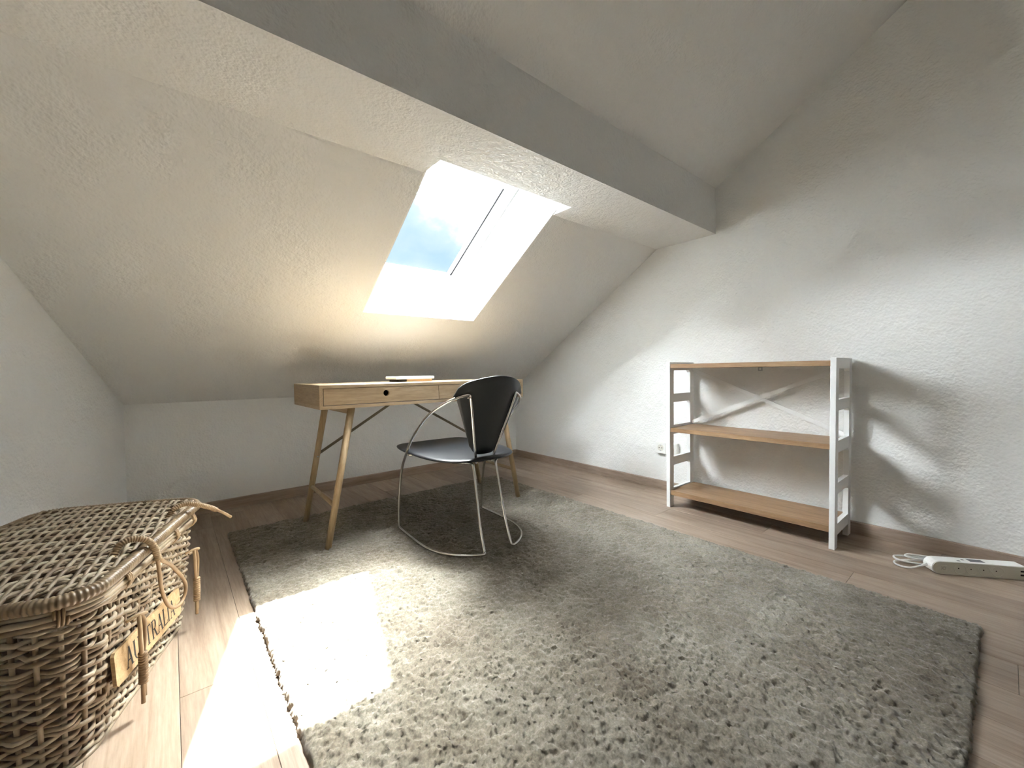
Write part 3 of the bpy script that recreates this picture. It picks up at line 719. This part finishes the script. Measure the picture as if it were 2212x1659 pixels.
for k in range(NL):
    x = -AT + .012 + k * (2 * AT - .024) / (NL - 1); ye = iny(x)
    ys = np.linspace(-ye, ye, 100); tilt = .010 * (rng.random() - .5)
    pts = [(x + tilt * (y / .3) + .0012 * math.sin(y * 31 + k), y, domez(x, y) + .0052 * math.cos(math.pi * ((y - ribs[0]) / dr + k)) + .002) for y in ys]
    tube('lid_weaver', warp(pts), .0037 + .0006 * rng.random(), 'rattan', lid, 6)
# wrapped loops that hook the lid down, and toggles on the body
def wrapped(name, core, r, parent, pitch=.0052):
    core = np.asarray(core); seg = np.concatenate([[0], np.cumsum(np.linalg.norm(np.diff(core, axis=0), axis=1))]); m_ = max(24, int(seg[-1] / .0012))
    s_ = np.linspace(0, seg[-1], m_); path = np.stack([np.interp(s_, seg, core[:, k]) for k in range(3)], 1)
    return tube(name, path, r * (.80 + .22 * np.abs(np.sin(np.pi * s_ / pitch))), 'rattan_tie', parent, 8)
l1 = empty('lid_loop', (0, 0, 0)); l1.parent = bas
wrapped('wrapped_arch', catmull([(.180, -.145, .376), (.187, -.132, .398), (.205, -.116, .404), (.228, -.103, .392), (.238, -.092, .365), (.240, -.084, .335)], 8), .0078, l1)
tube('teardrop', catmull([(.240, -.086, .34), (.238, -.074, .30), (.236, -.060, .25), (.236, -.030, .195), (.238, .005, .165), (.242, .040, .160), (.246, .062, .180), (.246, .055, .215), (.242, -.010, .285), (.241, -.066, .325), (.240, -.080, .345)], 8), .0046, 'rattan_tie', l1, 8)
l2 = empty('lid_loop', (0, 0, 0)); l2.parent = bas
wrapped('wrapped_arch', catmull([(.188, .128, .374), (.200, .140, .396), (.222, .158, .404), (.248, .180, .392), (.272, .205, .372), (.284, .220, .358)], 8), .0078, l2)
tube('loop_end', catmull([(.280, .214, .364), (.296, .236, .344), (.312, .262, .318)], 6), np.linspace(.0042, .0048, 13), 'rattan_tie', l2, 8)
for yc, zc, xt, ln in ((-.150, .222, .226, .195), (.206, .232, .226, .190)):
    tg = empty('toggle', (0, 0, 0)); tg.parent = bas
    tube('hanging_loop', catmull([(xt - .018, yc - .020, zc + .010), (xt, yc - .006, zc + .016), (xt + .008, yc + .012, zc + .010), (xt - .004, yc + .020, zc + .002), (xt - .016, yc + .004, zc - .002)], 8), .0036, 'rattan_tie', tg, 8)
    for s in (-1, 1):
        tube('toggle_rod', catmull([(xt, yc + s * .004, zc + .014), (xt + .004, yc + s * .011, zc - .010), (xt + .004, yc + s * .009, zc - .050), (xt + .003, yc + s * .004, zc - .090), (xt + .002, yc + s * .004, zc - ln + (.012 if s > 0 else 0))], 6), .0044, 'rattan_tie', tg, 8)
    wrapped('toggle_wrap', np.array([(xt + .003, yc, zc - .076), (xt + .003, yc, zc - .112), (xt + .002, yc, zc - .150)]), .0098, tg, .0062)
# painted plaque
tilt = math.radians(-4.0); lean = math.atan2(.030, .33)
pq = empty('plaque', (.2065, -.045, .140)); pq.parent = bas
PLh, PHh = .175, .037
bm = bmesh.new(); olp = [(-PLh, -PHh + .006), (-PLh + .006, -PHh), (PLh - .006, -PHh), (PLh, -PHh + .006), (PLh, PHh - .006), (PLh - .006, PHh), (-PLh + .006, PHh), (-PLh, PHh - .006)]
RT = Matrix.Rotation(math.radians(90), 4, 'Z') @ Matrix.Rotation(math.radians(90 - math.degrees(lean) * 0.9), 4, 'X') @ Matrix.Rotation(tilt, 4, 'Z')
A_ = [bm.verts.new(RT @ Vector((x, y, -.004))) for x, y in olp]; B_ = [bm.verts.new(RT @ Vector((x, y, .003))) for x, y in olp]
bm.faces.new(A_); bm.faces.new(B_[::-1])
for i in range(8): j = (i + 1) % 8; bm.faces.new([A_[i], B_[i], B_[j], A_[j]])
bm_obj('board', bm, 'plaque', pq)
# serif capitals drawn as polygons in a 1-high box: (width, [polygons])
def stem(x, w_, slant=0.0, y0=0.0, y1=1.0): return [(x - w_ / 2, y0), (x + w_ / 2, y0), (x + slant + w_ / 2, y1), (x + slant - w_ / 2, y1)]
def serif(x, y, w_=.26, h=.05): return [(x - w_ / 2, y), (x + w_ / 2, y), (x + w_ / 2, y + h), (x - w_ / 2, y + h)]
def arc(cx, cy, rx, ry, a0, a1, t0, t1, n=10):
    o_, i_ = [], []
    for k in range(n + 1):
        f = k / n; a = math.radians(a0 + (a1 - a0) * f); t_ = t0 + (t1 - t0) * math.sin(math.pi * f)
        o_.append((cx + rx * math.cos(a), cy + ry * math.sin(a))); i_.append((cx + (rx - t_) * math.cos(a), cy + (ry - t_ * .6) * math.sin(a)))
    return [[o_[k], o_[k + 1], i_[k + 1], i_[k]] for k in range(n)]
G = {
 'A': (.80, [stem(.14, .07, .26), stem(.66, .16, -.26), [(.24, .32), (.56, .32), (.54, .38), (.26, .38)], serif(.14, 0), serif(.66, 0)]),
 'U': (.80, [stem(.18, .16, 0, .25, 1), stem(.64, .07, 0, .25, 1), serif(.18, .95), serif(.64, .95)] + arc(.41, .26, .27, .27, 180, 360, .12, .10)),
 'S': (.60, arc(.30, .735, .23, .265, 20, 270, .06, .15) + arc(.30, .27, .25, .27, 90, -160, .06, .15)),
 'T': (.74, [stem(.37, .16), serif(.37, 0, .32), [(.03, .93), (.71, .93), (.71, 1), (.03, 1)], [(.03, .76), (.07, .76), (.09, .95), (.03, .95)], [(.67, .76), (.71, .76), (.71, .95), (.65, .95)]]),
 'R': (.76, [stem(.18, .16), serif(.18, 0), serif(.14, .95, .2), [(.18, .93), (.40, .93), (.40, 1), (.18, 1)], [(.18, .47), (.42, .47), (.42, .53), (.18, .53)], stem(.66, .16, -.26, 0, .50), serif(.70, 0, .2)] + arc(.40, .735, .24, .265, 90, -90, .05, .15)),
 'L': (.64, [stem(.18, .16), serif(.18, .95), [(.10, 0), (.60, 0), (.60, .07), (.10, .07)], [(.56, .0), (.62, .0), (.62, .22), (.58, .22)]]),
 'I': (.38, [stem(.19, .16), serif(.19, 0), serif(.19, .95)])}
word = 'AUSTRALIA'; H_ = .046; tot = sum(G[c][0] for c in word) * H_ * .92; xcur = -tot / 2
for ch in word:
    wch, polys = G[ch]; bm = bmesh.new()
    for k, pl in enumerate(polys):
        z_ = .0034 + .00003 * k
        try: bm.faces.new([bm.verts.new(RT @ Vector((xcur + p[0] * H_ * .92, (p[1] - .5) * H_, z_))) for p in pl])
        except ValueError: pass
    me = bpy.data.meshes.new('letter'); bm.to_mesh(me); bm.free(); link('letter', me, 'ink', pq)
    xcur += wch * H_ * .92
